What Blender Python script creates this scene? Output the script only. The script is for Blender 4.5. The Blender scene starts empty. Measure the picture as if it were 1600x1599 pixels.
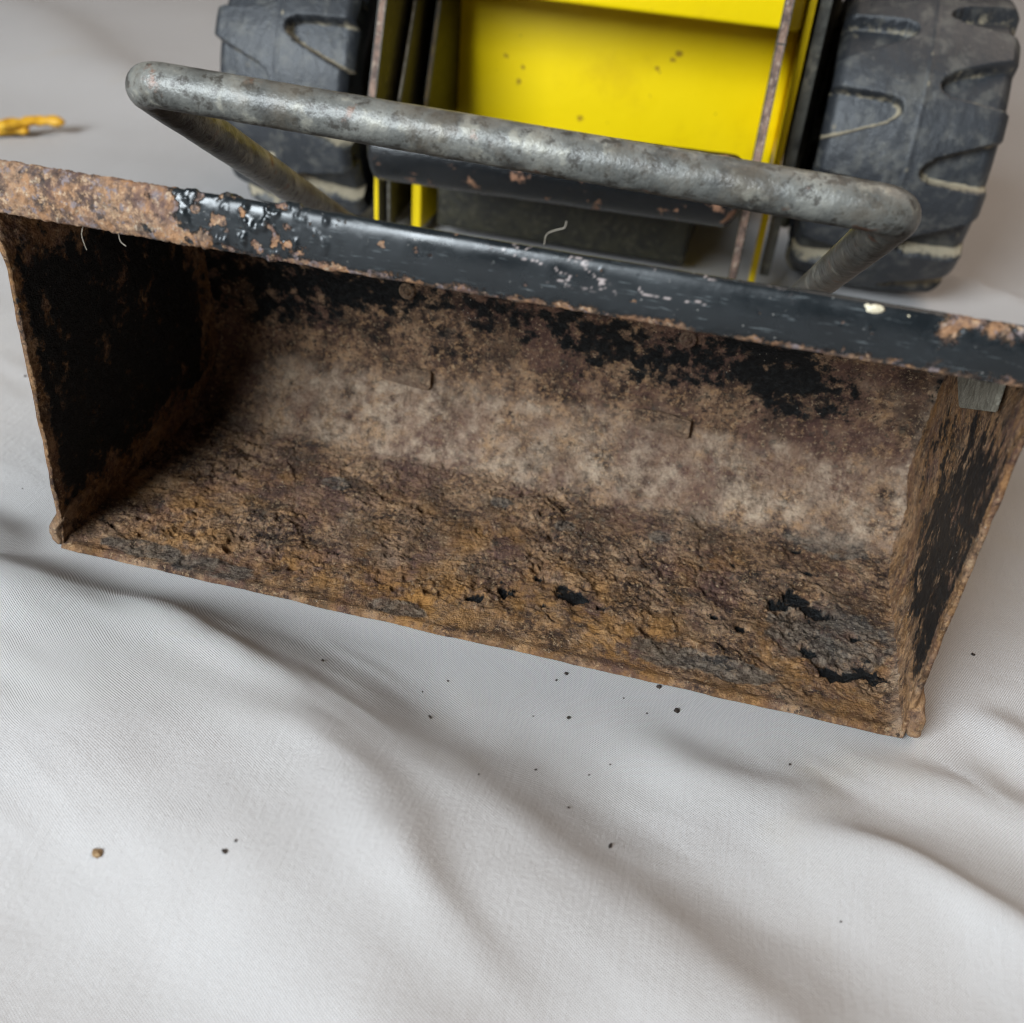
import bpy, bmesh, math
import numpy as np
from mathutils import Matrix, Vector

# ------------------------------------------------------------------ camera
sc = bpy.context.scene
CAM = np.array([0.0513, -0.2046, 0.1933])
PITCH, YAW, ROLL = math.radians(35.25), math.radians(-11.02), math.radians(5.15)
fw = np.array([math.sin(YAW) * math.cos(PITCH), math.cos(YAW) * math.cos(PITCH), -math.sin(PITCH)])
rt = np.cross(fw, [0, 0, 1]); rt /= np.linalg.norm(rt); up = np.cross(rt, fw)
c_, s_ = math.cos(ROLL), math.sin(ROLL)
rt, up = c_ * rt + s_ * up, -s_ * rt + c_ * up
cd = bpy.data.cameras.new('camera'); cam = bpy.data.objects.new('camera', cd)
sc.collection.objects.link(cam)
cam.matrix_world = Matrix(((rt[0], up[0], -fw[0], CAM[0]), (rt[1], up[1], -fw[1], CAM[1]),
                           (rt[2], up[2], -fw[2], CAM[2]), (0, 0, 0, 1)))
cd.sensor_width = 36; cd.lens = 36.0; cd.clip_start = 0.01; cd.clip_end = 50
cd.dof.use_dof = True; cd.dof.focus_distance = 0.275; cd.dof.aperture_fstop = 13
sc.camera = cam

# ------------------------------------------------------------------ light
w = bpy.data.worlds.new('World'); sc.world = w; w.use_nodes = True
bg = w.node_tree.nodes['Background']
bg.inputs[0].default_value = (1.0, 0.88, 0.78, 1); bg.inputs[1].default_value = 0.085
def area(name, loc, target, size, energy, col):
    l = bpy.data.lights.new(name, 'AREA'); l.shape = 'RECTANGLE'; l.size, l.size_y = size
    l.energy = energy; l.color = col
    o = bpy.data.objects.new(name, l); sc.collection.objects.link(o); o.location = loc
    o.rotation_euler = (Vector(target) - Vector(loc)).to_track_quat('-Z', 'Y').to_euler()
    return o
area('window_light', (-0.69, -1.18, 0.83), (0, 0.08, 0.03), (0.80, 0.72), 54, (0.85, 0.935, 1.0))
area('warm_fill_light', (1.0, 0.7, 1.9), (0, 0.1, 0.0), (1.8, 1.8), 26, (1.0, 0.84, 0.70))  # added warm fill lamp for the shaded sides, not a known source
vs = sc.view_settings
vs.view_transform = 'Standard'; vs.look = 'None'; vs.gamma = 1.0; vs.use_curve_mapping = False
vs.exposure = 0.0
sc.cycles.filter_width = 1.1

# ------------------------------------------------------------------ numpy noise
def _h(ix, iy, seed):
    h = (ix.astype(np.int64) * 374761393 + iy.astype(np.int64) * 668265263 + seed * 1442695041) & 0xffffffff
    h = ((h ^ (h >> 13)) * 1274126177) & 0xffffffff
    return ((h ^ (h >> 16)) & 0xffffff) / float(0x1000000)
def perlin(x, y, seed=0):
    ix, iy = np.floor(x), np.floor(y); fx, fy = x - ix, y - iy
    u, v = fx * fx * fx * (fx * (fx * 6 - 15) + 10), fy * fy * fy * (fy * (fy * 6 - 15) + 10)
    def g(dx, dy):
        a = _h(ix + dx, iy + dy, seed) * 2 * np.pi
        return np.cos(a) * (fx - dx) + np.sin(a) * (fy - dy)
    a, b, c, d = g(0, 0), g(1, 0), g(0, 1), g(1, 1)
    return 1.45 * ((a * (1 - u) + b * u) * (1 - v) + (c * (1 - u) + d * u) * v)
def fbm(x, y, cell, seed=0, octv=5, gain=0.5):
    f, amp, s, t = 1.0 / cell, 1.0, 0.0, 0.0
    for o in range(octv):
        s = s + amp * perlin(x * f + 17.3 * o, y * f - 9.1 * o, seed + o); t += amp
        f *= 2.03; amp *= gain
    return s / t
def worley(x, y, cell, seed=0):
    x, y = x / cell, y / cell; ix, iy = np.floor(x), np.floor(y)
    best = np.full(x.shape, 9.0); rid = np.zeros(x.shape)
    for dx in (-1, 0, 1):
        for dy in (-1, 0, 1):
            cx, cy = ix + dx, iy + dy
            d = np.hypot(cx + _h(cx, cy, seed) - x, cy + _h(cx, cy, seed + 5) - y)
            m = d < best; best = np.where(m, d, best); rid = np.where(m, _h(cx, cy, seed + 9), rid)
    return best, rid
def sst(a, b, x):
    t = np.clip((x - a) / (b - a), 0, 1); return t * t * (3 - 2 * t)
def terrace(t, n, sharp=0.25):
    k = np.floor(t * n); f = t * n - k
    return (k + sst(1 - sharp, 1, f)) / n
def catmull(P, n):
    P = np.asarray(P, float); Q = np.vstack([2 * P[0] - P[1], P, 2 * P[-1] - P[-2]]); out = []
    for i in range(len(P) - 1):
        p0, p1, p2, p3 = Q[i:i + 4]
        t = np.linspace(0, 1, n, endpoint=False)[:, None]
        out.append(0.5 * (2 * p1 + (p2 - p0) * t + (2 * p0 - 5 * p1 + 4 * p2 - p3) * t ** 2 + (3 * p1 - p0 - 3 * p2 + p3) * t ** 3))
    return np.vstack(out + [P[-1:]])
def resample(P, s):
    d = np.r_[0, np.cumsum(np.linalg.norm(np.diff(P, axis=0), axis=1))]
    return np.stack([np.interp(s, d, P[:, k]) for k in range(P.shape[1])], 1), d[-1]
def normals2(P):
    t = np.gradient(P, axis=0); t /= np.linalg.norm(t, axis=1)[:, None] + 1e-12
    return np.stack([-t[:, 1], t[:, 0]], 1)

# ------------------------------------------------------------------ mesh helpers
def link(name, me, parent=None, mat=None):
    o = bpy.data.objects.new(name, me); sc.collection.objects.link(o)
    if parent: o.parent = parent
    if mat: me.materials.append(mat)
    return o
def mesh(name, V, F, smooth=True, attrs=None):
    V = np.asarray(V, np.float32); F = np.asarray(F, np.int32)
    me = bpy.data.meshes.new(name)
    me.vertices.add(len(V)); me.vertices.foreach_set('co', V.ravel())
    k = F.shape[1]
    me.loops.add(F.size); me.loops.foreach_set('vertex_index', F.ravel())
    me.polygons.add(len(F)); me.polygons.foreach_set('loop_start', np.arange(0, F.size, k, dtype=np.int32))
    me.update(calc_edges=True); me.validate()
    me.polygons.foreach_set('use_smooth', np.full(len(me.polygons), smooth))
    for n, a in (attrs or {}).items():
        at = me.attributes.new(n, 'FLOAT', 'POINT'); at.data.foreach_set('value', np.asarray(a, np.float32).ravel())
    return me
def gridF(nr, nc, wrap_r=False, wrap_c=False):
    r = np.arange(nr if wrap_r else nr - 1); c = np.arange(nc if wrap_c else nc - 1)
    R, C = np.meshgrid(r, c, indexing='ij'); R2, C2 = (R + 1) % nr, (C + 1) % nc
    return np.stack([R * nc + C, R * nc + C2, R2 * nc + C2, R2 * nc + C], -1).reshape(-1, 4)
def bmobj(name, bm, parent, mats, smooth=False):
    me = bpy.data.meshes.new(name); bmesh.ops.recalc_face_normals(bm, faces=bm.faces); bm.to_mesh(me); bm.free()
    for p in me.polygons: p.use_smooth = smooth
    o = link(name, me, parent)
    for m in (mats if isinstance(mats, (list, tuple)) else [mats]): me.materials.append(m)
    return o
def box(name, lo, hi, mat, parent, bevel=0.001, seg=2, rough=0.0, seed=0):
    bm = bmesh.new(); bmesh.ops.create_cube(bm, size=1)
    for v in bm.verts:
        for k in range(3): v.co[k] = lo[k] + (v.co[k] + 0.5) * (hi[k] - lo[k])
    if bevel: bmesh.ops.bevel(bm, geom=bm.edges[:], offset=bevel, segments=seg, affect='EDGES', profile=0.5)
    return bmobj(name, bm, parent, mat, True)
def plate(name, poly, x0, x1, mats, parent, bevel=0.0004, edge_index=1):
    bm = bmesh.new()
    A = [bm.verts.new((x0, y, z)) for y, z in poly]; B = [bm.verts.new((x1, y, z)) for y, z in poly]
    bm.faces.new(A); bm.faces.new(B[::-1]); n = len(poly)
    for i in range(n):
        f = bm.faces.new((A[i], A[(i + 1) % n], B[(i + 1) % n], B[i])); f.material_index = edge_index
    if bevel: bmesh.ops.bevel(bm, geom=bm.edges[:], offset=bevel, segments=2, affect='EDGES')
    return bmobj(name, bm, parent, mats)
def sweep(path, rad, n=20, jitter=0.0, seed=0, cap=True):
    P = np.asarray(path, float); T = np.gradient(P, axis=0); T /= np.linalg.norm(T, axis=1)[:, None]
    N = np.zeros_like(P); a = np.cross(T[0], [0.13, 0.2, 1.0]); N[0] = a / np.linalg.norm(a)
    for i in range(1, len(P)):
        v = N[i - 1] - T[i] * (N[i - 1] @ T[i]); N[i] = v / np.linalg.norm(v)
    B = np.cross(T, N); an = np.linspace(0, 2 * np.pi, n, endpoint=False)
    r = np.broadcast_to(np.asarray(rad, float).reshape(-1, 1), (len(P), n)).copy()
    if jitter:
        d = np.r_[0, np.cumsum(np.linalg.norm(np.diff(P, axis=0), axis=1))]
        S, A = np.meshgrid(d, an, indexing='ij')
        r += jitter * (fbm(S + 0.01 * np.cos(A), 0.01 * np.sin(A), 0.012, seed) + 0.5 * fbm(S, A * 0.006, 0.003, seed + 7, 3))
    V = P[:, None] + r[..., None] * (np.cos(an)[None, :, None] * N[:, None] + np.sin(an)[None, :, None] * B[:, None])
    V = V.reshape(-1, 3); F = gridF(len(P), n, False, True)
    if cap:
        k = len(V); V = np.vstack([V, P[0], P[-1]]); j = np.arange(n); j2 = (j + 1) % n; o = (len(P) - 1) * n
        F = np.vstack([F, np.stack([j2, j, np.full(n, k), np.full(n, k)], 1), np.stack([o + j, o + j2, np.full(n, k + 1), np.full(n, k + 1)], 1)])
    return V, F
def tube(name, path, rad, mat, parent, n=20, jitter=0.0, seed=0):
    V, F = sweep(path, rad, n, jitter, seed)
    k = len(path) * n
    quads = F[F[:, 2] != F[:, 3]]; tris = F[F[:, 2] == F[:, 3]][:, :3]
    me = bpy.data.meshes.new(name)
    me.from_pydata(V.tolist(), [], quads.tolist() + tris.tolist()); me.update()
    me.polygons.foreach_set('use_smooth', np.full(len(me.polygons), True))
    return link(name, me, parent, mat)
def tag(o, label=None, cat=None, group=None, kind=None):
    for k, v in (('label', label), ('category', cat), ('group', group), ('kind', kind)):
        if v: o[k] = v
    return o

# ------------------------------------------------------------------ materials
class M:
    def __init__(s, name):
        s.m = bpy.data.materials.new(name); s.m.use_nodes = True; s.t = s.m.node_tree; s.n = s.t.nodes
        s.b = s.n['Principled BSDF']; s.tc = s.n.new('ShaderNodeTexCoord').outputs['Object']
    def put(s, sock, v):
        if isinstance(v, bpy.types.NodeSocket): s.t.links.new(v, sock)
        elif isinstance(v, (tuple, list)): sock.default_value = tuple(v) + ((1,) if len(v) == 3 and sock.type == 'RGBA' else ())
        else: sock.default_value = v
    def noise(s, scale, detail=4, rough=0.55, co=None, dist=0.0):
        n = s.n.new('ShaderNodeTexNoise'); s.put(n.inputs['Vector'], co or s.tc)
        n.inputs['Scale'].default_value = scale; n.inputs['Detail'].default_value = detail
        n.inputs['Roughness'].default_value = rough; n.inputs['Distortion'].default_value = dist
        return n.outputs['Fac']
    def vor(s, scale, feature='F1', co=None, out='Distance'):
        n = s.n.new('ShaderNodeTexVoronoi'); n.feature = feature; s.put(n.inputs['Vector'], co or s.tc)
        n.inputs['Scale'].default_value = scale
        return n.outputs[out]
    def scaled(s, v):
        n = s.n.new('ShaderNodeVectorMath'); n.operation = 'MULTIPLY'; s.put(n.inputs[0], s.tc); n.inputs[1].default_value = v
        return n.outputs[0]
    def math(s, op, a, b=0.0, clamp=False):
        n = s.n.new('ShaderNodeMath'); n.operation = op; n.use_clamp = clamp; s.put(n.inputs[0], a); s.put(n.inputs[1], b)
        return n.outputs[0]
    def step(s, x, a, b, lo=0.0, hi=1.0):
        n = s.n.new('ShaderNodeMapRange'); n.interpolation_type = 'SMOOTHSTEP'; s.put(n.inputs[0], x)
        n.inputs[1].default_value = a; n.inputs[2].default_value = b; n.inputs[3].default_value = lo; n.inputs[4].default_value = hi
        return n.outputs[0]
    def ramp(s, x, stops):
        n = s.n.new('ShaderNodeValToRGB'); s.put(n.inputs[0], x); e = n.color_ramp.elements
        while len(e) < len(stops): e.new(0.5)
        for k, (p, c) in enumerate(stops): e[k].position = p; e[k].color = tuple(c) + (1,)
        return n.outputs[0]
    def mix(s, f, a, b):
        n = s.n.new('ShaderNodeMix'); n.data_type = 'RGBA'; s.put(n.inputs[0], f); s.put(n.inputs[6], a); s.put(n.inputs[7], b)
        return n.outputs[2]
    def attr(s, name):
        n = s.n.new('ShaderNodeAttribute'); n.attribute_name = name; return n.outputs['Fac']
    def bump(s, h, dist, strength=1.0, prev=None):
        n = s.n.new('ShaderNodeBump'); n.inputs['Distance'].default_value = dist; n.inputs['Strength'].default_value = strength
        s.put(n.inputs['Height'], h)
        if prev is not None: s.put(n.inputs['Normal'], prev)
        return n.outputs[0]
    def out(s, col, rough=0.6, normal=None, **kw):
        s.put(s.b.inputs['Base Color'], col); s.put(s.b.inputs['Roughness'], rough)
        if normal is not None: s.put(s.b.inputs['Normal'], normal)
        for k, v in kw.items(): s.put(s.b.inputs[k.replace('_', ' ')], v)
        return s.m

def rust_colour(m):
    a = m.noise(95, 7, 0.70, dist=0.3); b = m.noise(480, 6, 0.75); c = m.noise(34, 5, 0.65); d = m.noise(760, 4, 0.75)
    col = m.ramp(a, [(0.36, (0.026, 0.016, 0.012)), (0.45, (0.095, 0.054, 0.036)), (0.53, (0.215, 0.127, 0.078)), (0.64, (0.36, 0.230, 0.138))])
    col = m.mix(m.step(b, 0.51, 0.60, 0, 0.85), col, (0.40, 0.235, 0.120))
    col = m.mix(m.step(b, 0.47, 0.39, 0, 0.90), col, (0.028, 0.020, 0.018))
    col = m.mix(m.step(c, 0.48, 0.58, 0, 0.65), col, (0.120, 0.062, 0.050))
    col = m.mix(m.step(m.noise(58, 6, 0.7), 0.50, 0.60, 0, 0.60), col, (0.045, 0.028, 0.021))
    col = m.mix(m.step(d, 0.57, 0.64, 0, 0.65), col, (0.46, 0.33, 0.20))
    col = m.mix(m.step(m.noise(240, 5, 0.75), 0.57, 0.64, 0, 0.75), col, (0.040, 0.040, 0.036))
    return col, a, b, c
def make_rust():
    m = M('rust_scale'); col, a, b, c = rust_colour(m)
    f2 = m.noise(160, 6, 0.7)
    org = m.math('MULTIPLY', m.attr('orange'), m.step(f2, 0.36, 0.60))
    col = m.mix(org, col, m.mix(b, (0.20, 0.080, 0.020), (0.52, 0.27, 0.085)))
    gry = m.math('MULTIPLY', m.attr('grey'), m.step(f2, 0.30, 0.55))
    gry = m.math('MULTIPLY', gry, 0.8); col = m.mix(gry, col, m.mix(m.step(b, 0.42, 0.58), (0.040, 0.036, 0.033), (0.170, 0.145, 0.118)))
    dst = m.math('MULTIPLY', m.attr('dust'), m.step(m.noise(150, 7, 0.72), 0.34, 0.66))
    col = m.mix(dst, col, m.mix(m.step(m.noise(80, 9, 0.72), 0.34, 0.66), (0.225, 0.140, 0.094), (0.56, 0.43, 0.31)))
    n2 = m.noise(300, 7, 0.75)
    thr = m.math('ADD', m.attr('black'), m.math('MULTIPLY', m.math('SUBTRACT', n2, 0.5), 2.3))
    blk = m.step(thr, 0.34, 0.72)
    col = m.mix(blk, col, m.mix(m.step(b, 0.45, 0.7), (0.004, 0.0045, 0.005), (0.020, 0.021, 0.021)))
    spk = m.step(m.vor(520), 0.10, 0.05); spk = m.math('MULTIPLY', spk, m.step(m.noise(55, 2), 0.56, 0.62))
    col = m.mix(spk, col, (0.50, 0.44, 0.36))
    h = m.math('ADD', m.noise(700, 5, 0.7), m.math('MULTIPLY', n2, 1.2))
    return m.out(col, m.mix(blk, (0.80,) * 3, (0.42,) * 3), m.bump(h, 0.0013, 1.0), Specular_IOR_Level=m.mix(blk, (0.20,) * 3, (0.25,) * 3))
RUST = make_rust()

def make_rim():
    m = M('chipped_black_paint'); col, a, b, c = rust_colour(m)
    col = m.mix(m.step(m.noise(190, 5, 0.7), 0.45, 0.65, 0, 0.8), col, (0.33, 0.165, 0.072))
    col = m.mix(m.step(m.noise(330, 3, 0.7), 0.54, 0.66), col, (0.19, 0.15, 0.15))
    col = m.mix(m.step(b, 0.55, 0.68, 0, 0.8), col, (0.50, 0.38, 0.27))
    n2 = m.noise(260, 7, 0.78)
    r = m.step(m.math('ADD', m.attr('rust'), m.math('MULTIPLY', m.math('SUBTRACT', n2, 0.5), 1.9)), 0.40, 0.60)
    pn = m.noise(60, 5, 0.6)
    paint = m.mix(pn, (0.003, 0.0045, 0.0055), (0.012, 0.016, 0.019))
    scr = m.step(m.noise(26, 4, 0.6, m.scaled((6, 60, 60))), 0.60, 0.70, 0, 0.35)
    paint = m.mix(scr, paint, (0.16, 0.18, 0.185))
    paint = m.mix(m.step(m.noise(900, 3), 0.69, 0.76, 0, 0.6), paint, (0.28, 0.27, 0.25))
    paint = m.mix(m.attr('dust'), paint, (0.42, 0.35, 0.33))
    col = m.mix(r, paint, col)
    h = m.math('ADD', m.math('MULTIPLY', m.noise(600, 5, 0.7), m.math('ADD', m.math('MULTIPLY', r, 1.0), 0.04)), m.math('MULTIPLY', pn, 0.18))
    rough = m.mix(r, m.mix(m.step(pn, 0.35, 0.65), (0.22,) * 3, (0.42,) * 3), (0.75,) * 3)
    return m.out(col, rough, m.bump(h, 0.0009, 1.0))
RIM = make_rim()

def make_hoop():
    m = M('oxidised_grey_rod'); a = m.noise(70, 6, 0.65); b = m.noise(300, 5, 0.7); c = m.noise(150, 4, 0.6)
    col = m.ramp(a, [(0.33, (0.050, 0.049, 0.045)), (0.47, (0.115, 0.115, 0.105)), (0.60, (0.175, 0.172, 0.153)), (0.72, (0.24, 0.232, 0.195))])
    col = m.mix(m.step(b, 0.48, 0.38, 0, 0.85), col, (0.042, 0.037, 0.031))
    col = m.mix(m.step(c, 0.56, 0.68, 0, 0.65), col, (0.30, 0.285, 0.235))
    col = m.mix(m.step(m.noise(120, 4, 0.6), 0.62, 0.70, 0, 0.8), col, (0.15, 0.075, 0.045))
    col = m.mix(m.step(m.noise(42, 6, 0.7), 0.48, 0.62, 0, 0.6), col, (0.105, 0.088, 0.066))
    return m.out(col, m.mix(a, (0.30,) * 3, (0.55,) * 3), m.bump(m.math('ADD', b, c), 0.0003, 1.0), Metallic=0.15)
HOOP = make_hoop()

def make_tube():
    m = M('black_tube_paint'); a = m.noise(70, 5, 0.65)
    r = m.step(m.noise(95, 5, 0.65), 0.58, 0.66)
    col = m.mix(m.noise(200, 4), (0.003, 0.004, 0.005), (0.010, 0.012, 0.014))
    col = m.mix(r, col, m.mix(a, (0.14, 0.055, 0.03), (0.38, 0.21, 0.12)))
    return m.out(col, m.mix(r, (0.24,) * 3, (0.8,) * 3), m.bump(m.noise(500, 5, 0.7), 0.0003))
TUBE = make_tube()

def make_tyre():
    m = M('dusty_black_rubber'); a = m.noise(40, 5, 0.6); b = m.noise(380, 5, 0.7); c = m.noise(110, 5, 0.65)
    col = m.mix(a, (0.010, 0.0115, 0.014), (0.032, 0.036, 0.042))
    col = m.mix(m.step(c, 0.48, 0.66, 0, 0.55), col, (0.105, 0.103, 0.092))
    col = m.mix(m.step(b, 0.62, 0.74, 0, 0.55), col, (0.24, 0.225, 0.19))
    d = m.step(m.math('ADD', m.attr('dust'), m.math('MULTIPLY', m.math('SUBTRACT', m.noise(170, 6, 0.75), 0.5), 1.5)), 0.38, 0.75, 0, 0.9)
    col = m.mix(d, col, (0.30, 0.255, 0.175))
    return m.out(col, m.mix(d, m.mix(c, (0.36,) * 3, (0.58,) * 3), (0.85,) * 3), m.bump(b, 0.0004))
TYRE = make_tyre()

def make_yellow(name='yellow_paint', dirt=0.5, spots=()):
    m = M(name); a = m.noise(30, 5, 0.6); b = m.noise(140, 5, 0.65)
    col = m.mix(a, (0.74, 0.525, 0.0), (0.80, 0.585, 0.0))
    col = m.mix(m.step(m.noise(22, 6, 0.65), 0.50, 0.72, 0, 0.35), col, (0.50, 0.31, 0.005))
    col = m.mix(m.step(b, 0.68, 0.76, 0, dirt), col, (0.30, 0.16, 0.02))
    col = m.mix(m.step(m.noise(260, 4, 0.6), 0.70, 0.76, 0, 0.9), col, (0.10, 0.05, 0.02))
    wob = m.math('MULTIPLY', m.math('SUBTRACT', m.noise(300, 4, 0.7), 0.5), 0.006)
    for p, r in spots:
        n = m.n.new('ShaderNodeVectorMath'); n.operation = 'DISTANCE'; m.put(n.inputs[0], m.tc); n.inputs[1].default_value = p
        col = m.mix(m.step(m.math('ADD', n.outputs['Value'], wob), r, r * 0.3, 0, 0.75), col, (0.20, 0.085, 0.015))
    return m.out(col, m.mix(a, (0.36,) * 3, (0.5,) * 3), m.bump(b, 0.0002), Specular_IOR_Level=0.3)
YEL = make_yellow(spots=[((0.0095, 0.320, 0.0960), 0.0022), ((0.0068, 0.320, 0.0930), 0.0016), ((-0.0345, 0.320, 0.0605), 0.0022), ((-0.067, 0.320, 0.0735), 0.0016), ((-0.065, 0.320, 0.0805), 0.0012), ((0.0000, 0.320, 0.0880), 0.0011), ((-0.0740, 0.320, 0.0850), 0.0013)]); YELD = make_yellow('yellow_paint_grimy', 0.95)

def make_simple(name, c0, c1, c2, scale=160, rough=0.7, bump=0.0006):
    m = M(name); a = m.noise(scale, 5, 0.65); b = m.noise(scale * 2.7, 4, 0.65)
    col = m.mix(m.step(b, 0.52, 0.66), m.mix(m.step(a, 0.35, 0.65), c0, c1), c2)
    return m.out(col, rough, m.bump(b, bump))
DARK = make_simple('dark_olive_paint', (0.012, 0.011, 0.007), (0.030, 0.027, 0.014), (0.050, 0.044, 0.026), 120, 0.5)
ARMEDGE = make_simple('rusted_plate_edge', (0.070, 0.045, 0.036), (0.23, 0.14, 0.10), (0.33, 0.25, 0.19), 170, 0.75)
WORN = make_simple('worn_plate_edge', (0.22, 0.20, 0.15), (0.48, 0.45, 0.38), (0.60, 0.57, 0.50), 150, 0.6)
GREYP = make_simple('grimy_grey_paint', (0.035, 0.035, 0.030), (0.10, 0.10, 0.085), (0.16, 0.15, 0.12), 100, 0.5)
CRUMB = make_simple('rust_crumb', (0.015, 0.011, 0.009), (0.045, 0.028, 0.02), (0.09, 0.05, 0.03), 1500, 0.8)
TANC = make_simple('tan_crumb', (0.18, 0.10, 0.04), (0.36, 0.22, 0.10), (0.45, 0.34, 0.2), 900, 0.8)
CREAM = make_simple('cream_paint_chip', (0.55, 0.47, 0.32), (0.72, 0.65, 0.48), (0.78, 0.72, 0.58), 300, 0.6)
SCRAP = make_simple('yellow_scrap', (0.55, 0.27, 0.01), (0.74, 0.42, 0.02), (0.62, 0.36, 0.03), 60, 0.6)
HAIR = make_simple('pale_hair', (0.30, 0.26, 0.2), (0.42, 0.37, 0.3), (0.5, 0.45, 0.38), 100, 0.5)

def make_cloth():
    m = M('pale_cotton_cloth')
    uvn = m.n.new('ShaderNodeUVMap'); uvn.uv_map = 'weave'
    sep = m.n.new('ShaderNodeSeparateXYZ'); m.put(sep.inputs[0], uvn.outputs[0])
    k = 2 * math.pi / 0.00074
    wob = m.math('MULTIPLY', m.math('SUBTRACT', m.noise(420, 3), 0.5), 0.9)
    sx = m.math('SINE', m.math('ADD', m.math('MULTIPLY', sep.outputs[0], k), wob))
    sy = m.math('SINE', m.math('ADD', m.math('MULTIPLY', sep.outputs[1], k), wob))
    wv = m.math('ADD', m.math('MULTIPLY', m.math('MULTIPLY', sx, sy), 0.5), 0.5)
    thread = m.noise(60, 4, 0.7, m.scaled((9, 0.6, 1)))
    a = m.noise(9, 4, 0.55); b = m.noise(900, 4, 0.7); st = m.noise(14, 5, 0.6)
    col = m.mix(a, (0.372, 0.354, 0.347), (0.415, 0.397, 0.390))
    col = m.mix(m.math('MULTIPLY', wv, 0.46), m.mix(0.12, col, (0.22, 0.20, 0.185)), (0.66, 0.645, 0.635))
    col = m.mix(m.step(b, 0.58, 0.76, 0, 0.22), col, (0.36, 0.33, 0.30))
    col = m.mix(m.step(st, 0.60, 0.78, 0, 0.30), col, (0.42, 0.36, 0.27))
    n = m.bump(wv, 0.00016, 1.0); n = m.bump(m.math('ADD', b, thread), 0.00022, 0.8, n)
    return m.out(col, 0.62, n, Sheen_Weight=0.12, Specular_IOR_Level=0.4)
CLOTH = make_cloth()

# ------------------------------------------------------------------ the cloth on the ground
def fold_height(X, Y, pts, amp, wl, wr, taper=(0.15, 0.15)):
    """long fold along a line of ground points; wl / wr = width on its front and back side"""
    P = catmull(pts, 8); A, B = P[:-1], P[1:]; n = len(A)
    best = np.full(X.shape, 1e9); side = np.zeros(X.shape); tt = np.zeros(X.shape)
    for i in range(n):
        d = B[i] - A[i]; L2 = d @ d
        t = np.clip(((X - A[i][0]) * d[0] + (Y - A[i][1]) * d[1]) / L2, 0, 1)
        qx, qy = X - A[i][0] - t * d[0], Y - A[i][1] - t * d[1]
        D = np.hypot(qx, qy); m = D < best
        best = np.where(m, D, best); side = np.where(m, np.sign(d[0] * qy - d[1] * qx), side); tt = np.where(m, (i + t) / n, tt)
    wd = np.where(side > 0, wr, wl)
    e = sst(0, taper[0], tt) * sst(1, 1 - taper[1], tt)
    return amp * e * np.exp(-np.power(best / wd, 2))
C_LINES = [
    ([(-0.0929, -0.0128), (-0.0768, -0.0227), (-0.0610, -0.0290), (-0.0394, -0.0358), (-0.0211, -0.0418)], 0.0022, 0.007, 0.005),
    ([(-0.0590, -0.0500), (-0.0320, -0.0520), (-0.0125, -0.0590), (0.0035, -0.0700), (0.0150, -0.0830), (0.0215, -0.0950)], 0.0020, 0.008, 0.006),
    ([(0.0830, -0.0390), (0.1090, -0.0420), (0.1260, -0.0470), (0.1400, -0.0540), (0.1500, -0.0600)], 0.0026, 0.006, 0.004),
    ([(0.0470, -0.0250), (0.0700, -0.0290), (0.0910, -0.0290), (0.1080, -0.0350)], 0.0020, 0.008, 0.007),
    ([(0.1010, 0.0030), (0.1160, -0.0070), (0.1310, -0.0080), (0.1460, -0.0110)], 0.0022, 0.007, 0.006)]
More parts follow.
